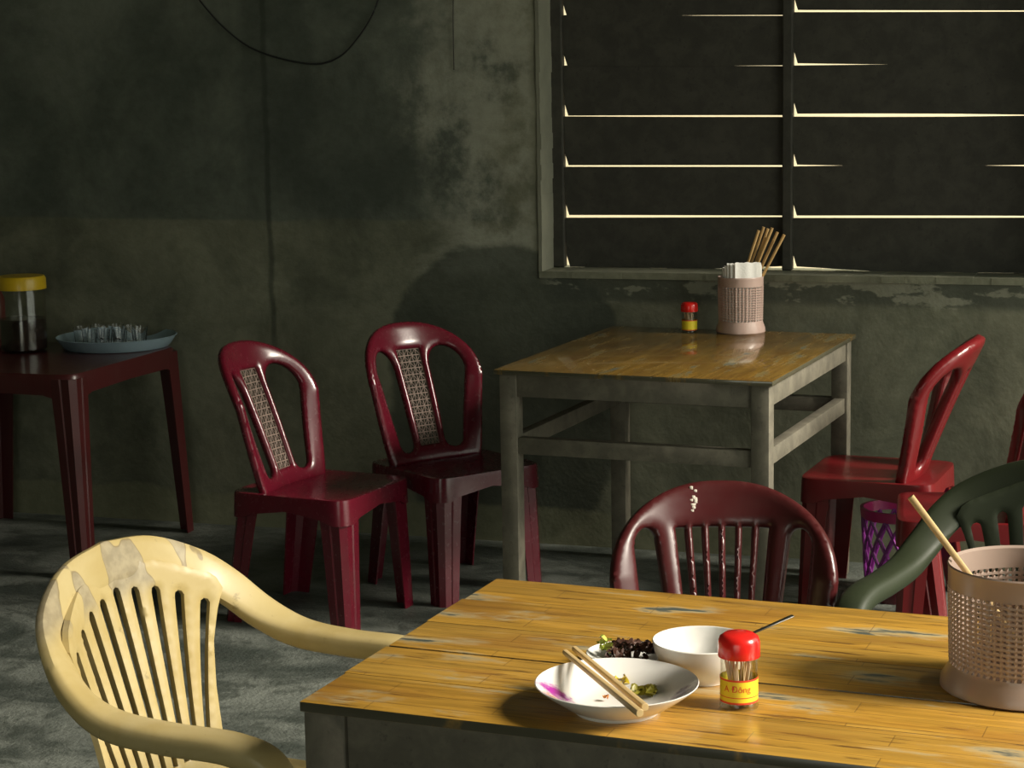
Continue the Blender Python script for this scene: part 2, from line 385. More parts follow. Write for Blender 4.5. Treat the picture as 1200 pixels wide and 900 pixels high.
def catmull(pts, n):
    pts = [np.array(p, float) for p in pts]; P = [2 * pts[0] - pts[1]] + pts + [2 * pts[-1] - pts[-2]]; out = []
    for i in range(1, len(P) - 2):
        for k in range(n):
            t = k / n; a, b, c, d = P[i - 1], P[i], P[i + 1], P[i + 2]
            out.append(0.5 * ((2 * b) + (c - a) * t + (2 * a - 5 * b + 4 * c - d) * t * t + (3 * b - a - 3 * c + d) * t ** 3))
    out.append(P[-2]); return out
def resample(loop, sp):
    loop = [np.array(p, float) for p in loop]; out = []
    for i in range(len(loop)):
        a, b = loop[i], loop[(i + 1) % len(loop)]; L = np.linalg.norm(b - a); k = max(1, int(round(L / sp)))
        for j in range(k): out.append(a + (b - a) * j / k)
    return np.array(out)
def inside(pts, loops):
    c = np.zeros(len(pts), bool)
    for L in loops:
        a = L; b = np.roll(L, -1, 0)
        for i in range(len(a)):
            x1, y1 = a[i]; x2, y2 = b[i]
            if y1 == y2: continue
            m = ((y1 > pts[:, 1]) != (y2 > pts[:, 1])) & (pts[:, 0] < (x2 - x1) * (pts[:, 1] - y1) / (y2 - y1) + x1)
            c ^= m
    return c
def plate(mb, outer, holes, sp, fmap, t0, bulge, rr):
    """a moulded panel: 2-D outline with holes, laid on the surface fmap(s, t), edges rounded"""
    loops = [resample(outer, sp)] + [resample(h, sp) for h in holes]
    bd = np.concatenate(loops)
    lo, hi = bd.min(0), bd.max(0)
    gx, gy = np.meshgrid(np.arange(lo[0], hi[0], sp), np.arange(lo[1], hi[1], sp * 0.9))
    gx[::2] += sp / 2
    g = np.stack([gx.ravel(), gy.ravel()], 1); g = g[inside(g, loops)]
    def dist(p):
        out = np.empty(len(p))
        for i in range(0, len(p), 512): out[i:i + 512] = np.sqrt(((p[i:i + 512, None] - bd[None]) ** 2).sum(2)).min(1)
        return out
    g = g[dist(g) > 0.62 * sp]
    allp = np.concatenate([bd, g]); edges = []; o = 0
    for L in loops: edges += [(o + i, o + (i + 1) % len(L)) for i in range(len(L))]; o += len(L)
    r = delaunay_2d_cdt([Vector(p) for p in allp], edges, [], 0, 1e-6)
    V = np.array([(p.x, p.y) for p in r[0]]); T = np.array([f for f in r[2] if len(f) == 3])
    T = T[inside(V[T].mean(1), loops)]
    d = dist(V); d[d < 1e-5] = 0
    h = t0 + bulge * np.sqrt(1 - (1 - np.minimum(d / rr, 1)) ** 2)
    vs_f, vs_b = [], []
    for (s, t), hh in zip(V, h):
        p = Vector(fmap(s, t)); e = 1e-3
        n = (Vector(fmap(s + e, t)) - p).cross(Vector(fmap(s, t + e)) - p).normalized()
        vs_f.append(p + n * hh); vs_b.append(p - n * hh)
    N = len(V); cnt = {}
    for a, b, c in T:
        for q in ((a, b), (b, c), (c, a)): cnt[tuple(sorted(q))] = cnt.get(tuple(sorted(q)), 0) + 1
    fs = [tuple(map(int, t)) for t in T] + [tuple(int(i) + N for i in t[::-1]) for t in T]
    fs += [(int(a), int(b), int(b) + N, int(a) + N) for (a, b), k in cnt.items() if k == 1]
    return mb.add(vs_f + vs_b, fs)

# ------------------------------------------------------------------ room shell
def struct(o): o['kind'] = 'structure'; return o
RB, RF, RL, RR = ROOM_Y1, ROOM_Y0, ROOM_X0, ROOM_X1
SH_Y = RB + 0.145                                     # shutter plane
WIN_X0, WIN_X1, WIN_Z0, WIN_Z1 = -1.965, -0.30, 0.912, 2.10
struct(MB().box((RL - .3, RF - .3, -0.1), (RR + WALL_T, RB + WALL_T, 0)).obj('floor', M['floor'], smooth=False))
struct(MB().box((RL - .3, RF - .3, ROOM_H), (RR + WALL_T, RB + WALL_T, ROOM_H + .12)).obj('ceiling', M['wall2'], smooth=False))
w = MB()
w.box((RL - .3, RB, 0), (WIN_X0, RB + WALL_T, ROOM_H)).box((WIN_X1, RB, 0), (RR + WALL_T, RB + WALL_T, ROOM_H))
w.box((WIN_X0, RB, 0), (WIN_X1, RB + WALL_T, WIN_Z0)).box((WIN_X0, RB, WIN_Z1), (WIN_X1, RB + WALL_T, ROOM_H))
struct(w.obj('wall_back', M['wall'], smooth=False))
struct(MB().box((RL - .3, RF - .3, 0), (RL, RB, ROOM_H)).obj('wall_left', M['wall2'], smooth=False))
struct(MB().box((RL, RF - .3, 0), (FILL_X0, RF, ROOM_H)).box((FILL_X1, RF - .3, 0), (RR + WALL_T, RF, ROOM_H)).box((FILL_X0, RF - .3, FILL_Z1), (FILL_X1, RF, ROOM_H)).obj('wall_front', M['wall2'], smooth=False))
w = MB()
w.box((RR, RF, 0), (RR + WALL_T, DOOR_Y0, ROOM_H)).box((RR, DOOR_Y1, 0), (RR + WALL_T, RB, ROOM_H)).box((RR, DOOR_Y0, DOOR_Z1), (RR + WALL_T, DOOR_Y1, ROOM_H))
struct(w.obj('wall_right', M['wall2'], smooth=False))
struct(MB().box((-30, -30, -0.25), (40, 40, -0.12)).obj('ground', M['ground'], smooth=False))

nw = struct(MB().box((-6, 0, -.12), (4.5, .3, 4.6)).obj('wall_backdrop', M['cream'], smooth=False)); nw.location = (-1.2, 8.6, 0); nw.rotation_euler = (0, 0, math.radians(20))  # backdrop wall added outside, angled to catch sun and tint shutter gaps cream

# plaster reveal of the window (left jamb and sill), rough edged
w = MB(); jz = [WIN_Z0 + (WIN_Z1 - WIN_Z0) * i / 24 for i in range(25)]
poly = []
for i in range(24):
    j0, j1 = random.uniform(-.002, .002), random.uniform(-.002, .002)
    w.box((WIN_X0 - .001, RB - .004 + j0, jz[i]), (WIN_X0 + .012 + j1, SH_Y - .02, jz[i + 1] + .001))
struct(w.obj('trim_1', M['jamb'], smooth=False))
w = MB()
for i in range(30):
    x0 = WIN_X0 + (WIN_X1 - WIN_X0) * i / 30; x1 = WIN_X0 + (WIN_X1 - WIN_X0) * (i + 1) / 30
    w.box((x0, RB - .006 + random.uniform(-.0012, .0012), WIN_Z0 - .02), (x1 + .001, RB + WALL_T, WIN_Z0 + random.uniform(.0005, .0025)))
struct(w.obj('trim_2', M['wall2'], smooth=False))

# window_1: two leaves of dark horizontal boards
win = struct(link('window_1', None)); win['label'] = 'window closed by two leaves of dark horizontal shutter boards'
def SX(px): return at_y(px, 195, SH_Y).x
def SZ(px, py): return at_y(px, py, SH_Y).z
px_m = (SH_Y + .3) / F_PX
LX0, LX1, RX0, RX1 = SX(662), SX(917), SX(929), SX(1212)
w = MB(); w.box((WIN_X0 + .006, SH_Y - .02, WIN_Z0 + .003), (LX0, SH_Y + .014, WIN_Z1), .004).obj('frame_post', M['shutter'], win, False)
MB().box((LX1 + .003, SH_Y - .025, WIN_Z0 + .003), (RX0 + .002, SH_Y + .014, WIN_Z1), .004).obj('frame_post', M['shutter'], win, False)
MB().box((RX1, SH_Y - .02, WIN_Z0 + .003), (WIN_X1, SH_Y + .05, WIN_Z1), .004).obj('frame_post', M['shutter'], win, False)
MB().box((LX0, SH_Y - .02, WIN_Z1 - .06), (RX1, SH_Y + .05, WIN_Z1), .004).obj('frame_rail', M['shutter'], win, False)
# gaps between boards: px row, thickness in px at left, 1/3, 2/3, right
GAP_L = [(312, (0, 0, 0, 0)), (253.5, (3.4, 3.2, 2.6, 2)), (194.5, (2, 2.2, 2.2, 2.2)), (136, (.8, 1.6, 2, 2)), (77, (-.6, -.6, -.3, .6)), (18, (-.6, -.6, .6, .9))]
GAP_R = [(312, (0, 0, 0, 0)), (254, (3, 3, 2.8, 2.2)), (194, (2, -.7, -.7, 1.8)), (135, (3.2, 3.8, 3.2, .8)), (75.5, (2.2, .2, -.8, -.8)), (13, (2.2, 2, 1.6, 1.2))]
def leaf(x0, x1, pxl, pxr, gaps):
    def edge(gap, side):           # points along the gap's lower (-1) or upper (+1) lip
        row, th = gap; out = []
        for k in range(4):
            u = k / 3; z = SZ(pxl + (pxr - pxl) * u, row) + random.uniform(-.0012, .0012) * 0
            lip = -th[k] * .5 if side < 0 else th[k] * .5
            out.append((x0 + (x1 - x0) * u, z + lip * px_m))
        return out
    for i in range(7):
        if i < len(gaps): low = edge(gaps[i], +1)
        else: low = [(x, z + .162) for x, z in prev_low]
        if i + 1 < len(gaps): top = edge(gaps[i + 1], -1)
        else: top = [(x, z + .166) for x, z in low]
        if i == 0: low = [(x, WIN_Z0 + (.014 if SX(890) < x < SX(960) else .003)) for x, z in low]
        prev_low = low
        poly = list(low); x, z = poly[0]
        poly = [(x + .015, z)] + poly[1:] + top[::-1] + [(x + .0035, z + .038)]      # worn lower corner
        MB().prism(poly, SH_Y - .006 + random.uniform(-.002, .002), SH_Y + .012).obj('shutter_board', M['shutter'], win, False)
leaf(LX0, LX1, 662, 917, GAP_L)
leaf(RX0, RX1, 929, 1212, GAP_R)

# ------------------------------------------------------------------ wooden tables
def wood_table(name, label, loc, rotz, W, D, Hh, top_t, inset, leg, apron, stretch_z, planks, topmat):
    t = thing(name, label, 'table', loc, rotz)
    if planks:
        wd = D / planks
        for i in range(planks):
            e0, e1 = random.uniform(-.004, .004), random.uniform(-.005, .005)
            o = MB().box((-e0 * (i % 2), -wd / 2 + .0008, -top_t / 2), (W + e1, wd / 2 - .0008, top_t / 2), .0022).obj('plank', topmat, t)
            o.location = (0, wd * (i + .5), Hh - top_t / 2 + random.uniform(-.0008, .0008))
    else:
        MB().box((0, 0, Hh - top_t), (W, D, Hh), .0025).obj('tabletop', topmat, t)
    zt = Hh - top_t
    x0, x1, y0, y1 = inset, W - inset, inset, D - inset
    for (lx, ly) in ((x0, y0), (x1 - leg, y0), (x0, y1 - leg), (x1 - leg, y1 - leg)):
        MB().box((lx, ly, 0), (lx + leg, ly + leg, zt), .003).obj('leg', M['frame'], t)
    th = .024
    for (a, b) in (((x0 + leg, y0 + .006), (x1 - leg, y0 + .006 + th)), ((x0 + leg, y1 - .006 - th), (x1 - leg, y1 - .006)),
                   ((x0 + .006, y0 + leg), (x0 + .006 + th, y1 - leg)), ((x1 - .006 - th, y0 + leg), (x1 - .006, y1 - leg))):
        MB().box((a[0], a[1], zt - apron), (b[0], b[1], zt), .002).obj('apron', M['frame'], t)
    for (a, b) in (((x0 + leg, y0 + .008), (x1 - leg, y0 + .04)), ((x0 + leg, y1 - .04), (x1 - leg, y1 - .008)),
                   ((x0 + .008, y0 + leg), (x0 + .04, y1 - leg)), ((x1 - .04, y0 + leg), (x1 - .008, y1 - leg))):
        MB().box((a[0], a[1], stretch_z - .046), (b[0], b[1], stretch_z), .002).obj('stretcher', M['frame'], t)
    return t
TH = 0.75
BT = 0.748
BT_LOC, BT_ROT = (-1.768, 5.142, 0), math.radians(-4.0)
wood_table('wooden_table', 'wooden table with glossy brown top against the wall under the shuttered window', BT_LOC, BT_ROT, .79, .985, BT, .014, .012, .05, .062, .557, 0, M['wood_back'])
NT_LOC, NT_ROT = (-1.06, 2.281, 0), math.radians(-3.7)
wood_table('wooden_table', 'worn golden wooden table in the foreground carrying plates and bowl', NT_LOC, NT_ROT, 1.30, .675, TH, .014, .004, .06, .085, .33, 5, M['wood_near'])

# ------------------------------------------------------------------ moulded plastic chairs
def superell(a, b, p, n):
    out = []
    for k in range(n):
        t = 2 * math.pi * k / n; c, s_ = math.cos(t), math.sin(t)
        out.append((a * math.copysign(abs(c) ** (2 / p), c), b * math.copysign(abs(s_) ** (2 / p), s_)))
    return out
def seat_mb(a, b, z, skirt, arch, dish=.012):
    n = 72; rings = []
    se = superell(1, 1, 9, n)
    def ring(sx, sy, zf): rings.append([(x * sx, y * sy, zf(x, y)) for x, y in se])
    for k in (.05, .4, .7, .88, .96): ring(a * k, b * k, lambda x, y, k=k: z - dish * (1 - k ** 3))
    ring(a * .992, b * .992, lambda x, y: z - .003)
    ring(a, b, lambda x, y: z - .012)
    corner = lambda x, y: min(1, max(0, (abs(x) * abs(y) - .35) / .4))
    low = lambda x, y: z - skirt - arch * corner(x, y) ** 1.2
    ring(a * 1.012, b * 1.012, low); ring(a * .98, b * .98, low); ring(a * .97, b * .97, lambda x, y: z - .02); ring(a * .05, b * .05, lambda x, y: z - .02)
    m = MB(); vs = [v for r in rings for v in r]; fs = []
    for i in range(len(rings) - 1):
        for k in range(n): fs.append((i * n + k, i * n + (k + 1) % n, (i + 1) * n + (k + 1) % n, (i + 1) * n + k))
    fs.append(tuple(range(n))[::-1]); fs.append(tuple((len(rings) - 1) * n + k for k in range(n)))
    return m.add(vs, fs)
def leg_mb(top, foot, ztop, at, ab, th=.005):
    """angle-section leg: chamfered outer corner, arms pointing inwards"""
    sx, sy = (1 if top[0] > 0 else -1), (1 if top[1] > 0 else -1)
    vs, fs = [], []; N = 5
    for i in range(N):
        u = i / (N - 1); cx = top[0] + (foot[0] - top[0]) * u; cy = top[1] + (foot[1] - top[1]) * u; z = ztop * (1 - u)
        a = at + (ab - at) * u ** .8; ch = a * .22
        sec = [(a, 0), (a * .62, -.0015), (a * .56, .0015), (ch, 0), (0, ch), (.0015, a * .56), (-.0015, a * .62), (0, a), (th, a), (th, ch + th), (ch + th, th), (a, th)]
        vs += [(cx - sx * p, cy - sy * q, z) for p, q in sec]
    n = 12
    for i in range(N - 1):
        for k in range(n): fs.append((i * n + k, i * n + (k + 1) % n, (i + 1) * n + (k + 1) % n, (i + 1) * n + k))
    fs.append(tuple(range(n))[::-1]); fs.append(tuple((N - 1) * n + k for k in range(n)))
    return MB().add(vs, fs)

SEAT_Z, BACK_T = .388, .415
def back_map(s, t):
    x = -.112 - .150 * (t / BACK_T) - .025 * (t / BACK_T) ** 2 + .070 * (abs(s) / .19) ** 2.2 * min(1, .4 + t / BACK_T)
    return (x, s, SEAT_Z - .015 + t)
def back_outline(wb, wt, top):
    right = []
    tc = top - .155
    for k in range(8): right.append((wb + (wt - wb) * (k / 8) ** .8, tc * k / 8))
    arc = []
    for k in range(25):
        a = math.pi / 2 * k / 24
        arc.append((wt * math.cos(a) ** (2 / 2.35), tc + (top - tc) * math.sin(a) ** (2 / 2.35)))
    r = right + arc
    return r + [(-x, y) for x, y in r[-2::-1]]
def tear(x_in_b, x_in_t, x_out_b, x_out_t, tb, tt, rnd=.5):
    """side opening: rounded top, narrowing downwards"""
    out = []; wt = x_out_t - x_in_t; cx = (x_in_t + x_out_t) / 2; hh = wt * rnd * 1.25
    for k in range(13):
        a = math.pi * k / 12
        out.append((cx + wt / 2 * math.cos(a), tt - hh + hh * math.sin(a)))
    wbm = x_out_b - x_in_b; cb = (x_in_b + x_out_b) / 2
    for k in range(7):
        a = math.pi + math.pi * k / 6
        out.append((cb + wbm / 2 * math.cos(a), tb + wbm * .4 + wbm * .4 * math.sin(a)))
    return out
def chair_base(t, mat):
    seat_mb(.195, .195, SEAT_Z, .045, .03).obj('seat', mat, t, angle=35)
    for (tp, ft, a0, a1) in (((.184, .184), (.196, .190), .084, .060), ((.184, -.184), (.196, -.190), .084, .060),
                             ((-.180, .178), (-.230, .186), .082, .058), ((-.180, -.178), (-.230, -.186), .082, .058)):
        leg_mb(tp, ft, SEAT_Z - .012, a0, a1).obj('leg', mat, t, angle=25)
def make_cane_chair(label, mat, loc, rotz):
    t = thing('plastic_chair', label, 'chair', loc, rotz, 'armless red plastic chairs'); chair_base(t, mat)
    outer = back_outline(.165, .206, BACK_T)
    holes = []
    for sg in (1, -1):
        h = tear(.056, .062, .120, .166, .035, .340); holes.append([(sg * x, y) for x, y in h])
    holes.append([(-.036, .05), (.036, .05), (.044, .335), (-.044, .335)])
    bk = plate(MB(), outer, holes, .0055, back_map, .006, .008, .022).obj('backrest', mat, t, angle=55)
    m = MB(); rows, cols = 15, 6
    z0, z1 = .05, .335
    def W(y): return .036 + .008 * (y - z0) / (z1 - z0)
    for i in range(rows + 1):
        y = z0 + (z1 - z0) * i / rows
        m.sweep([back_map(u * W(y), y) for u in (-1, -.5, 0, .5, 1)], [(0, 0, 1)] * 5, [.0022] * 5, [.0022] * 5, 6, 2)
    for j in range(cols + 1):
        u = -1 + 2 * j / cols
        m.sweep([back_map(u * W(y), y) for y in np.linspace(z0, z1, 7)], [(0, 1, 0)] * 7, [.0018] * 7, [.0022] * 7, 6, 2)
    for i in range(rows):
        for j in range(cols):
            ya, yb = z0 + (z1 - z0) * i / rows, z0 + (z1 - z0) * (i + 1) / rows
            ua, ub = -1 + 2 * j / cols, -1 + 2 * (j + 1) / cols
            if (i + j) % 2: ua, ub = ub, ua
            m.sweep([back_map(ua * W(ya), ya), back_map(ub * W(yb), yb)], [(0, 0, 1)] * 2, [.0011] * 2, [.0016] * 2, 4, 2)
    o = m.obj('cane_panel', M['cane'], bk); o['label'] = 'pale cane lattice panel'
    return t
CHAIRS = []
c0 = make_cane_chair('maroon plastic chair with pale cane panel nearest the left red table', M['red'], (-2.325, 5.21, 0), math.radians(-8))
copy_tree(c0, (-2.06, 5.61, 0), math.radians(-35), 'maroon plastic chair with pale cane panel half hidden by the window table')
def make_back_chair(label, mat, loc, rotz):
    """armless chair whose splat has open slots"""
    t = thing('plastic_chair', label, 'chair', loc, rotz, 'armless red plastic chairs'); chair_base(t, mat)
    outer = back_outline(.165, .206, BACK_T); holes = []
    for sg in (1, -1):
        h = tear(.056, .062, .120, .166, .035, .340); holes.append([(sg * x, y) for x, y in h])
    for k in range(2):
        x = -.022 + .044 * k
        holes.append([(x - .009, .06), (x + .009, .06), (x + .011, .325), (x - .011, .325)])
    plate(MB(), outer, holes, .006, back_map, .008, .010, .022).obj('backrest', mat, t, angle=55)
    return t
c3 = make_back_chair('red plastic chair pushed up to the right side of the window table', M['red2'], (-.80, 5.79, 0), math.radians(176))
copy_tree(c3, (-.49, 5.33, 0), math.radians(187), 'red plastic chair at the right edge behind the green armchair')
def make_slat_chair(label, mat, loc, rotz):
    t = thing('plastic_chair', label, 'chair', loc, rotz); chair_base(t, mat)
    outer = back_outline(.180, .206, BACK_T - .01); holes = []
    for sg in (1, -1):
        h = tear(.088, .124, .138, .168, .035, .330); holes.append([(sg * x, y) for x, y in h])
    for k in range(6):
        ub, ut = -.052 + .104 * k / 5, -.080 + .160 * k / 5
        holes.append([(ub - .0055, .05), (ub + .0055, .05), (ut + .0095, .325), (ut - .0095, .325)])
    plate(MB(), outer, holes, .005, back_map, .006, .008, .022).obj('backrest', mat, t, angle=55)
    m = MB()
    for k in range(16):
        s_, z = -.053 + random.uniform(-.004, .005), .375 + random.uniform(-.02, .022)
        p = Vector(back_map(s_, z)); m.box(p - Vector((-.006, .003, .003)), p + Vector((.0155, .003, .004)), .001)
    o = m.obj('paint_chip', M['chip'], t); o['label'] = 'white chipped spot'
    return t
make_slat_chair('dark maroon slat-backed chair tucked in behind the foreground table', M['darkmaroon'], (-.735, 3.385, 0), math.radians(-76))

# armchairs with fan slotted back
def make_armchair(label, mat, loc, rotz):
    t = thing('plastic_armchair', label, 'armchair', loc, rotz)
    half = [(.215, .252, .36), (.232, .262, .49), (.212, .270, .572), (.15, .275, .598), (.04, .277, .600), (-.06, .277, .608), (-.13, .268, .638), (-.185, .243, .686), (-.222, .20, .724), (-.252, .11, .762), (-.262, 0, .775)]
    wv = [(.3, 1, 0), (.2, 1, 0), (0, 1, 0), (0, 1, 0), (0, 1, 0), (-.05, 1, .1), (-.15, .85, .45), (-.2, .65, .72), (-.22, .45, .85), (-.25, .15, .95), (-.26, 0, .97)]
    hw = [.026, .028, .030, .030, .030, .031, .032, .034, .036, .036, .036]
    ht = [.016, .017, .020, .021, .021, .021, .018, .014, .012, .011, .011]
    half = [(a_, b_ * .965, c_) for a_, b_, c_ in half]
    K = 7
    P, Wv = catmull(half, K), catmull(wv, K); hw_, ht_ = catmull([(h,) for h in hw], K), catmull([(h,) for h in ht], K)
    hw_, ht_ = [float(h[0]) for h in hw_], [float(h[0]) for h in ht_]
    flip = lambda L: [np.array((p[0], -p[1], p[2])) for p in L]
    cut = 5 * K
    MB().sweep(P[:cut + 1], Wv[:cut + 1], hw_[:cut + 1], ht_[:cut + 1], 16, 3.2).obj('armrest', mat, t)
    MB().sweep(flip(P[:cut + 1]), flip(Wv[:cut + 1]), hw_[:cut + 1], ht_[:cut + 1], 16, 3.2).obj('armrest', mat, t)
    # top rim, one sweep from arm to arm
    R = P[cut:] + flip(P[cut:-1])[::-1]; RW = Wv[cut:] + flip(Wv[cut:-1])[::-1]
    # keep width vector orientation continuous: outward stays outward
    rh, rt = hw_[cut:] + hw_[cut:-1][::-1], ht_[cut:] + ht_[cut:-1][::-1]
    MB().sweep(R, RW, rh, rt, 16, 3.2).obj('back_rim', mat, t)
    def fm(s, z):
        u = (z - .38) / .395
        x = -.155 - .107 * u + .080 * (abs(s) / .235) ** 2.0 * (.35 + .65 * u)
        return (x, s, z)
    def rim_z(s):
        a = min(abs(s), .24)
        ys = [p[1] for p in half[5:]][::-1]; zs = [p[2] for p in half[5:]][::-1]
        return float(np.interp(a, ys, zs))
    outl = []
    side = [(.152, .37), (.156, .45), (.164, .53), (.178, .605), (.196, .655), (.212, .69)]
    topc = [(s_, rim_z(s_) - .004) for s_ in np.linspace(.215, -.215, 41)]
    outl = side + topc[1:-1] + [(-x, y) for x, y in side[::-1]]
    holes = []
    for k in range(9):
        u = -1 + 2 * k / 8
        sb, st = u * .118, u * .176
        zt_ = rim_z(st) - .050 - .012 * abs(u); zb = .43
        L = []
        n = 12; hwid = .0085
        pts = [(sb + (st - sb) * (q / n) ** 1.15, zb + (zt_ - zb) * q / n) for q in range(n + 1)]
        wid = [hwid * (.75 + .35 * q / n) for q in range(n + 1)]
        L += [(p[0] + w_, p[1]) for p, w_ in zip(pts, wid)]
        L += [(pts[-1][0] + wid[-1] * math.cos(a), pts[-1][1] + wid[-1] * math.sin(a)) for a in (math.pi * .25, math.pi * .5, math.pi * .75)]
        L += [(p[0] - w_, p[1]) for p, w_ in list(zip(pts, wid))[::-1]]
        holes.append(L)
    plate(MB(), outl, holes, .0075, fm, .005, .003, .008).obj('backrest', mat, t, angle=50)
    m = seat_mb(.225, .225, .40, .05, .03, .018); m.obj('seat', mat, t, angle=35)
    for sg in (1, -1):
        leg_mb((.218, sg * .255), (.245, sg * .268), .40, .065, .045).obj('leg', mat, t, angle=25)
        leg_mb((-.20, sg * .20), (-.285, sg * .235), .39, .065, .045).obj('leg', mat, t, angle=25)
    return t
make_armchair('faded yellow plastic armchair with scuffed fan-slotted back at the foreground table', M['yellow'], (-1.375, 2.765, 0), math.radians(-7))
make_armchair('dark green plastic armchair beside the perforated basket on the right', M['green'], (-.225, 3.62, 0), math.radians(-105))

# ------------------------------------------------------------------ low red plastic table with tray and jar
LT_Z = .65
t = thing('plastic_table', 'dark red plastic table at the left holding the tray of glasses', 'table', (-3.60, 5.736, 0), 0)
seat = MB(); a, b = .37, .352
n = 80; se = superell(1, 1, 14, n); rings = []
for k, dz in ((.05, -.001), (.5, -.001), (.9, -.001), (.955, 0), (.985, -.0), (1.0, -.010)): rings.append([(x * a * k, y * b * k, LT_Z + dz) for x, y in se])
def lowz(x, y):
    c_ = max(0, (min(abs(x), abs(y)) - .62) / .38); return LT_Z - .062 - .05 * c_ ** 1.5
rings.append([(x * a * 1.004, y * b * 1.004, lowz(x, y)) for x, y in se]); rings.append([(x * a * .985, y * b * .985, lowz(x, y)) for x, y in se]); rings.append([(x * a * .98, y * b * .98, LT_Z - .02) for x, y in se])
vs = [v for r in rings for v in r]; fs = [tuple(range(n))[::-1], tuple((len(rings) - 1) * n + k for k in range(n))]
for i in range(len(rings) - 1):
    for k in range(n): fs.append((i * n + k, i * n + (k + 1) % n, (i + 1) * n + (k + 1) % n, (i + 1) * n + k))
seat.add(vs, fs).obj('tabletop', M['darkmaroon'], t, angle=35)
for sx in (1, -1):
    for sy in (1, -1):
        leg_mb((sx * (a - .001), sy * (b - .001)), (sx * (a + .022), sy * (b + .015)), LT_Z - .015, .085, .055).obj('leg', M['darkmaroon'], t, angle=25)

tc = at_z(137, 402, LT_Z + .012); tc.z = LT_Z
t = thing('serving_tray', 'round blue enamel tray under the small glasses', 'tray', tc)
MB().lathe([(.001, .003), (.150, .003), (.178, .012), (.198, .036), (.203, .040), (.2045, .0385), (.201, .033), (.183, .007), (.176, .0005), (.001, .0005)][::-1], 64).obj('tray_body', M['tray'], t)
MB().lathe([(.2035, .0400), (.2062, .0385), (.2035, .0365), (.2008, .0385)], 64, close=True).obj('rolled_rim', M['tray'], t)
gm = MB().lathe([(.0005, .004), (.017, .004), (.018, .0), (.0195, .0), (.0265, .066), (.0252, .066), (.0178, .010), (.0005, .010)], 24).mesh('drinking_glass', M['glass'])
spots = [(-.12, -.03), (-.065, -.07), (-.005, -.085), (.055, -.075), (.11, -.04), (-.09, .035), (-.035, -.015), (.022, -.02), (.08, .02), (-.03, .05), (.03, .045)]
for (dx, dy) in spots:
    g = link('drinking_glass', gm, None, (tc.x + dx, tc.y + dy, LT_Z + .0032))
    tag(g, 'small clear drinking glass standing on the blue tray', 'glass', 'glasses on the blue tray')
jc = at_z(29, 411, LT_Z); jc.z = LT_Z
t = thing('jar', 'clear plastic jar with yellow lid and dark tea on the left table', 'jar', jc)
MB().lathe([(.001, .0), (.072, .0), (.079, .008), (.079, .200), (.074, .215), (.074, .222), (.072, .222), (.072, .214), (.0765, .199), (.0765, .010), (.07, .003), (.001, .003)], 48).obj('jar_body', M['clear'], t)
MB().lathe([(.001, .0045), (.069, .0045), (.0755, .011), (.0755, .112), (.001, .112)], 48).obj('dark_tea', M['brew'], t)
lm = MB().lathe([(.001, .2235), (.076, .2235), (.076, .212), (.083, .212), (.083, .246), (.078, .256), (.060, .258), (.001, .257)], 48)
lm.obj('lid', M['lid'], t)
rs = at_y(-7, 325, 5.98)
t = thing('sauce_bottle', 'red sauce bottle top peeking in at the left edge', 'bottle', (rs.x, 5.98, LT_Z))
MB().lathe([(.001, 0), (.03, 0), (.032, .005), (.032, .16), (.018, .20), (.016, .225), (.001, .225)], 32).obj('bottle_body', M['red2'], t)
MB().lathe([(.001, .2255), (.019, .2255), (.019, .25), (.017, .253), (.001, .253)], 32).obj('bottle_cap', M['capred'], t)

# ------------------------------------------------------------------ toothpick shakers, baskets, chopsticks
def text_mesh(txt, size, radius, z, ang0, mat, name, parent):
    cu = bpy.data.curves.new('lettering', 'FONT'); cu.body = txt; cu.size = size; cu.align_x = 'CENTER'; cu.extrude = 0
    to = bpy.data.objects.new('lettering_tmp', cu); COL.objects.link(to)
    dg = bpy.context.evaluated_depsgraph_get(); me = bpy.data.meshes.new_from_object(to.evaluated_get(dg))
    bpy.data.objects.remove(to); bpy.data.curves.remove(cu)
    for v in me.vertices:
        a = ang0 + v.co.x / radius
        v.co = Vector((radius * math.cos(a), radius * math.sin(a), z + v.co.y))
    me.name = name; me.materials.clear(); me.materials.append(mat)
    return link(name, me, parent)
def shaker(label, loc, face, letters):
    t = thing('toothpick_shaker', label, 'toothpick holder', loc)
    MB().lathe([(.001, 0), (.0245, 0), (.0250, .002), (.0238, .005), (.0238, .068), (.0225, .068), (.0225, .004), (.001, .003)], 40).obj('clear_body', M['clear'], t)
    pl_ = MB().lathe([(.0240, .0085), (.02425, .0085), (.02425, .0400), (.0240, .0400)], 40, close=True).obj('paper_label', M['labelyellow'], t)
    for z in (.0085, .0378):
        MB().lathe([(.0243, z), (.0244, z), (.0244, z + .0025), (.0243, z + .0025)], 40, close=True).obj('label_stripe', M['labelred'], pl_)
    m = MB().lathe([(.001, .0685), (.0265, .0660), (.0270, .067), (.0268, .085), (.0245, .0915), (.0185, .0955), (.001, .0960)], 40)
    m.obj('cap', M['capred'], t)
    for k in range(26):
        a = random.uniform(0, 6.28); r0 = random.uniform(.002, .009); r1 = r0 + random.uniform(.004, .011); b_ = a + random.uniform(-.5, .5)
        MB().tube([(r0 * math.cos(a), r0 * math.sin(a), .0045), (r1 * math.cos(b_), r1 * math.sin(b_), .059 + random.uniform(-.002, .004))], .0011, 5).obj('toothpick', M['toothpick'], t)
    if letters:
        text_mesh('A Đông', .0115, .0245, .0245, face, M['labelred'], 'lettering', pl_)
        MB().lathe([(.0243, .0165), (.02440, .0165), (.02440, .0175), (.0243, .0175)], 40, close=True).obj('label_stripe', M['labelred'], pl_)
    return t
s1 = at_z(866, 827, TH); s1.z = TH
shaker('toothpick shaker with red cap and yellow label on the foreground table', s1, math.radians(-84), True)
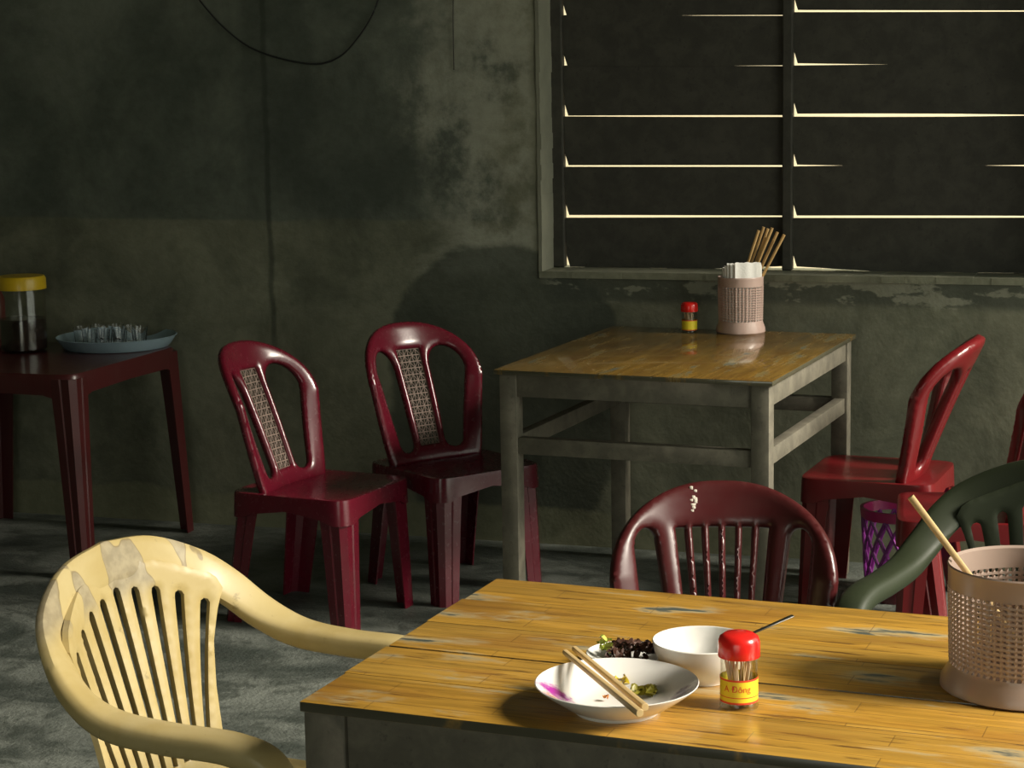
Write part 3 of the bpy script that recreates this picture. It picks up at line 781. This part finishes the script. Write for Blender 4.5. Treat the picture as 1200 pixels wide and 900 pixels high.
s2 = at_z(808, 389.5, BT); s2.z = BT
shaker('small toothpick shaker with red cap beside the napkin basket under the window', s2, math.radians(-95), False)

def basket(name, label, loc, R, Hh, base_h, low, high, nb, nr, mat, taper=.97, fat=1.0):
    t = thing(name, label, 'basket', loc)
    Rb = R * taper; th = .0032
    MB().lathe([(.001, .002), (R * 1.05, 0), (R * 1.09, .003), (R * 1.08, base_h * .45), (Rb * 1.015, base_h), (Rb, low), (Rb - th, low), (Rb - th, .008), (.001, .008)], 64).obj('base', mat, t)
    MB().lathe([(R - th, high), (R, high), (R * 1.005, Hh - .004), (R * 1.015, Hh), (R * 1.0, Hh + .002), (R - th * 1.2, Hh - .001)], 64, close=True).obj('rim', mat, t)
    m = MB(); seg = nr * 4
    for k in range(nb):
        a = 2 * math.pi * k / nb; vs, fs = [], []
        hwd = math.pi * R / nb * (.78 if k % 3 == 0 else .55) * fat
        for i in range(seg + 1):
            u = i / seg; z = low + (high - low) * u; r = Rb + (R - Rb) * u - th * .5
            tw = u * nr * math.pi / 2 + math.pi / 4
            for q in range(4):
                e = tw + q * math.pi / 2; rad = math.cos(e) * hwd * 1.0; tan = math.sin(e) * hwd
                rad = max(-.0022, min(.0028, rad))
                vs.append(((r + rad) * math.cos(a) - tan * math.sin(a), (r + rad) * math.sin(a) + tan * math.cos(a), z))
        for i in range(seg):
            for q in range(4): fs.append((i * 4 + q, i * 4 + (q + 1) % 4, i * 4 + 4 + (q + 1) % 4, i * 4 + 4 + q))
        m.add(vs, fs)
    for j in range(1, nr):
        z = low + (high - low) * j / nr; r = Rb + (R - Rb) * j / nr
        hh = (high - low) / nr * .26
        m.lathe([(r - th, z - hh), (r - .0008, z - hh), (r - .0008, z + hh), (r - th, z + hh)], nb, close=True)
    m.obj('lattice_wall', mat, t, angle=30)
    return t
NB = Vector((-.166, 2.585, TH))
basket('chopstick_basket', 'brown pink perforated plastic basket with one chopstick on the foreground table', NB, .099, .164, .028, .034, .136, 66, 15, M['basket_near'])
BB = at_z(868, 389, BT); BB = Vector((BB.x, BB.y, BT))
basket('chopstick_basket', 'pale pink perforated basket filled with napkins and chopsticks under the window', BB, .070, .172, .032, .038, .145, 40, 14, M['basket_back'], .97, .8)

def chopstick(p0, p1, r0, r1, mat, label, group=None):
    """p0 thick end, p1 thin end"""
    p0, p1 = Vector(p0), Vector(p1); L = (p1 - p0).length
    m = MB().sweep([(0, 0, 0), (L * .002, 0, 0), (L * .5, 0, 0), (L * .998, 0, 0), (L, 0, 0)], [(0, 0, 1)] * 5, [r0 * .9, r0, (r0 + r1) / 2, r1, r1 * .8], [r0 * .9, r0, (r0 + r1) / 2, r1, r1 * .8], 10, 2.8)
    o = m.obj('chopstick', mat, None); o.location = p0
    o.rotation_euler = (p1 - p0).to_track_quat('X', 'Z').to_euler()
    return tag(o, label, 'chopstick', group)
# single chopstick leaning in the near basket
d1 = Vector((NB.x - .012, NB.y + .03, TH + .012))
tipz = at_y(1067, 582, NB.y + .0)
top = at_y(1067, 582, NB.y - .01)
chopstick(top, Vector((NB.x - .02 + .045, NB.y + .01, TH + .014)), .0048, .0035, M['bamboo'], 'single light bamboo chopstick leaning out of the brown basket')
# bundle in the back basket
ends = [(889, 270), (895, 266), (900, 268), (905, 267), (911, 272), (919, 275), (907, 281), (899, 278)]
for k, (ex, ey) in enumerate(ends):
    dy = (.008, .024, .040, .010, .030, .012, .022, .038)[k]
    e = at_y(ex, ey, BB.y + dy)
    b0 = Vector((BB.x - .045 + .0009 * (ex - 889), BB.y + dy, BT + .012))
    chopstick(e, b0, .0048, .0034, M['bamboo2'], 'brown bamboo chopstick standing in the pale pink basket', 'chopsticks in the pale pink basket')
# folded napkins
nl, nr_ = at_y(838, 318, BB.y - .02).x, at_y(893, 318, BB.y - .02).x
for k in range(5):
    m = MB(); y = BB.y - .054 + k * .0095; n_ = 12; vs, fs = [], []
    x0, x1 = nl + .004 + random.uniform(-.004, .004), nr_ - .006 - abs(k - 2) * .002 + random.uniform(-.004, .003); zt = BT + .221 - k * .003 + random.uniform(-.003, .003)
    half = math.sqrt(max(.0001, .064 ** 2 - (y - BB.y) ** 2))
    for side in (-.0038, .0038):
        for i in range(n_ + 1):
            u = i / n_; x = x0 + (x1 - x0) * u
            xb = x = BB.x - half + 2 * half * u
            wv_ = .0015 * math.sin(u * 9 + k)
            vs += [(xb, y + side + wv_, BT + .02), (xb, y + side + wv_, BT + .165), (x, y + side * 1.1 + wv_, zt - .006), (x, y + side * .3 + wv_, zt + .0015 * math.sin(u * 14 + k))]
    s4 = 4 * (n_ + 1)
    for i in range(n_):
        for q in range(3):
            a0 = i * 4 + q; fs += [(a0, a0 + 4, a0 + 5, a0 + 1), (s4 + a0, s4 + a0 + 1, s4 + a0 + 5, s4 + a0 + 4)]
        fs.append((i * 4 + 3, i * 4 + 7, s4 + i * 4 + 7, s4 + i * 4 + 3)); fs.append((i * 4, s4 + i * 4, s4 + i * 4 + 4, i * 4 + 4))
    for i in (0, n_):
        for q in range(3): fs.append((i * 4 + q, i * 4 + q + 1, s4 + i * 4 + q + 1, s4 + i * 4 + q))
    ca_, sa_ = math.cos(math.radians(28)), math.sin(math.radians(28))
    vs = [(BB.x + (x - BB.x) * ca_ - (yy - BB.y) * sa_, BB.y + (x - BB.x) * sa_ + (yy - BB.y) * ca_, z) for x, yy, z in vs]
    tag(m.add(vs, fs).obj('paper_napkin', M['paper'], None), 'white folded paper napkin in the pale pink basket' if k else 'frontmost white folded paper napkin in the pale pink basket', 'napkin', 'napkins in the pale pink basket')

# ------------------------------------------------------------------ meal on the near table
PC = Vector((-.652, 2.355, TH))
t = thing('dinner_plate', 'white soup plate with purple flower print under two chopsticks', 'plate', PC)
MB().lathe([(.001, .006), (.046, .006), (.064, .012), (.085, .026), (.099, .035), (.1030, .038), (.1042, .0374), (.102, .0345), (.088, .024), (.068, .010), (.055, .004), (.054, .0), (.045, .0), (.044, .003), (.001, .003)][::-1], 72).obj('plate_body', M['plate'], t)
BC = Vector((-.578, 2.516, TH))
t = thing('rice_bowl', 'plain white porcelain bowl with a spoon behind the toothpick shaker', 'bowl', BC)
MB().lathe([(.001, .008), (.030, .009), (.047, .017), (.0595, .036), (.0640, .0525), (.0655, .0535), (.0668, .0525), (.0630, .035), (.052, .015), (.040, .006), (.038, .0), (.033, .0), (.032, .004), (.001, .004)][::-1], 64).obj('bowl_body', M['white'], t)
# spoon
e = at_y(929, 721.5, BC.y + .06)
rimp = at_y(882, 742, BC.y + .018)
dirv = (e - rimp).normalized()
low = Vector((BC.x - .01, BC.y - .002, TH + .016))
m = MB().sweep([low, low.lerp(rimp, .5), rimp, rimp.lerp(e, .6), e], [(0, 1, .3)] * 5, [.004, .003, .003, .0032, .0035], [.0012] * 5, 8, 2.4)
sp_ = thing('spoon', 'steel spoon leaning out of the white bowl', 'spoon', (0, 0, 0))
m.obj('spoon_handle', M['steel'], sp_)
vs, fs = [], []
for i in range(7):
    for k in range(16):
        a = 2 * math.pi * k / 16; r = i / 6
        vs.append((low.x - .012 + .020 * r * math.cos(a), low.y + .014 * r * math.sin(a), low.z - .002 + .006 * r * r))
for i in range(6):
    for k in range(16): fs.append((i * 16 + k, i * 16 + (k + 1) % 16, i * 16 + 16 + (k + 1) % 16, i * 16 + 16 + k))
sb = MB().add(vs, fs).obj('spoon_bowl', M['steel'], sp_)
md = sb.modifiers.new('thickness', 'SOLIDIFY'); md.thickness = .0008
# side dish of herbs behind the plate
hc = at_z(735, 768, TH + .012); HC = Vector((hc.x, hc.y, TH))
t = thing('side_dish', 'small white dish of dark herbs behind the soup plate', 'dish', HC)
MB().lathe([(.001, .004), (.034, .004), (.047, .011), (.055, .017), (.0560, .0168), (.049, .009), (.036, .0), (.001, .0)][::-1], 48).obj('dish_body', M['white'], t)
def leafy(m, c, size, n=1):
    for _ in range(n):
        R3 = Matrix.Rotation(random.uniform(0, 6.28), 3, 'Z') @ Matrix.Rotation(random.uniform(-.9, .9), 3, 'X') @ Matrix.Rotation(random.uniform(-.6, .6), 3, 'Y')
        vs, fs = [], []; L, W_ = size * random.uniform(.8, 1.3), size * random.uniform(.35, .6)
        for i in range(6):
            u = i / 5; wd = W_ * math.sin(math.pi * (u * .92 + .04)) ** .8
            for q in (-1, 0, 1):
                vs.append(Vector(c) + R3 @ Vector((L * (u - .5), q * wd, .25 * size * math.sin(u * 5 + q) + .12 * size * abs(q))))
        for i in range(5):
            for q in range(2): fs.append((i * 3 + q, i * 3 + q + 1, i * 3 + q + 4, i * 3 + q + 3))
        m.add(vs, fs)
    return m
m = MB()
for k in range(95):
    a = random.uniform(0, 6.28); r = .042 * math.sqrt(random.random())
    leafy(m, (HC.x + .008 + r * math.cos(a), HC.y + r * math.sin(a), TH + .014 + .016 * (1 - r / .05) * random.random() + .003), .012)
tag(m.obj('herb_pile', M['herb'], None), 'pile of dark wilted herbs on the small side dish', 'herbs', kind='stuff')
m = MB(); lp = at_y(708, 757, HC.y - .01)
for k in range(7): leafy(m, (lp.x + random.uniform(-.008, .008), lp.y + random.uniform(-.006, .006), lp.z - .006 + .0035 * k * .7), .013)
tag(m.obj('lettuce_piece', M['lettuce'], None), 'pale green lettuce piece at the left of the herbs', 'lettuce')
# food scraps in the plate
def scrap(name, px, py, zz, mat, label, size, n, cat='food scrap'):
    c = at_z(px, py, TH + zz); m = MB()
    for k in range(n): leafy(m, (c.x + random.uniform(-1, 1) * size * .8, c.y + random.uniform(-1, 1) * size * .5, TH + zz + random.uniform(0, .003)), size)
    return tag(m.obj(name, mat, None), label, cat)
scrap('egg_scrap', 729, 799, .013, M['scrapyellow'], 'bright yellow scrap of food in the soup plate', .015, 8)
scrap('vegetable_scrap', 757, 811, .012, M['scrapgreen'], 'olive green vegetable scraps at the right in the soup plate', .016, 13)
scrap('noodle_scrap', 707, 818, .010, M['sauce'], 'orange noodle bits in the front of the soup plate', .006, 5)
# chopsticks across the plate
zr = TH + .0455
a0, a1 = at_z(750, 836, zr - .001), at_z(662, 764, zr + .003)
chopstick(a0, a1, .0048, .0036, M['bamboo'], 'front bamboo chopstick lying across the soup plate')
b0, b1 = at_z(756, 829, zr), at_z(673, 760, zr + .003)
chopstick(b0, b1, .0048, .0036, M['bamboo'], 'rear bamboo chopstick lying across the soup plate')

# ------------------------------------------------------------------ pink basket under the chairs at the right
t = thing('plastic_basket', 'pink and purple lattice basket on the floor under the red chairs', 'basket', (-.745, 5.80, 0))
R0, R1, Hk = .085, .105, .275
MB().lathe([(.001, .0), (R0, .0), (R0 + .006, .06), (R0 + .002, .06), (R0 - .004, .005), (.001, .005)], 32).obj('basket_base', M['red'], t)
MB().lathe([(R1 - .006, Hk - .03), (R1, Hk - .03), (R1 + .004, Hk), (R1 - .006, Hk)], 32, close=True).obj('basket_rim', M['basket_pink'], t)
m = MB()
for k in range(14):
    for sg in (1, -1):
        pts = []
        for i in range(6):
            u = i / 5; a = 2 * math.pi * k / 14 + sg * u * .9; r = R0 + .006 + (R1 - R0 - .009) * u; pts.append((r * math.cos(a), r * math.sin(a), .058 + (Hk - .086) * u))
        m.tube(pts, .005, 6)
m.obj('lattice_wall', M['purple'], t)

# ------------------------------------------------------------------ cables on the wall
wp = [at_y(x, y, RB - .012) for x, y in ((225, -12), (240, 8), (262, 32), (292, 55), (330, 69), (370, 75), (397, 67), (418, 46), (436, 18), (447, -12))]
wp = catmull(wp, 6)
tag(MB().tube(wp, .0032, 6).obj('hanging_cable', M['wire'], None), 'thin black cable sagging in a loop on the upper wall', 'cable')
wp = [at_y(x, y, RB - .008) for x, y in ((531, -15), (531, 30), (531.5, 60), (532, 82))]
tag(MB().tube(wp, .002, 6).obj('hanging_wire', M['rust'], None), 'short straight wire hanging down the wall left of the window', 'wire')
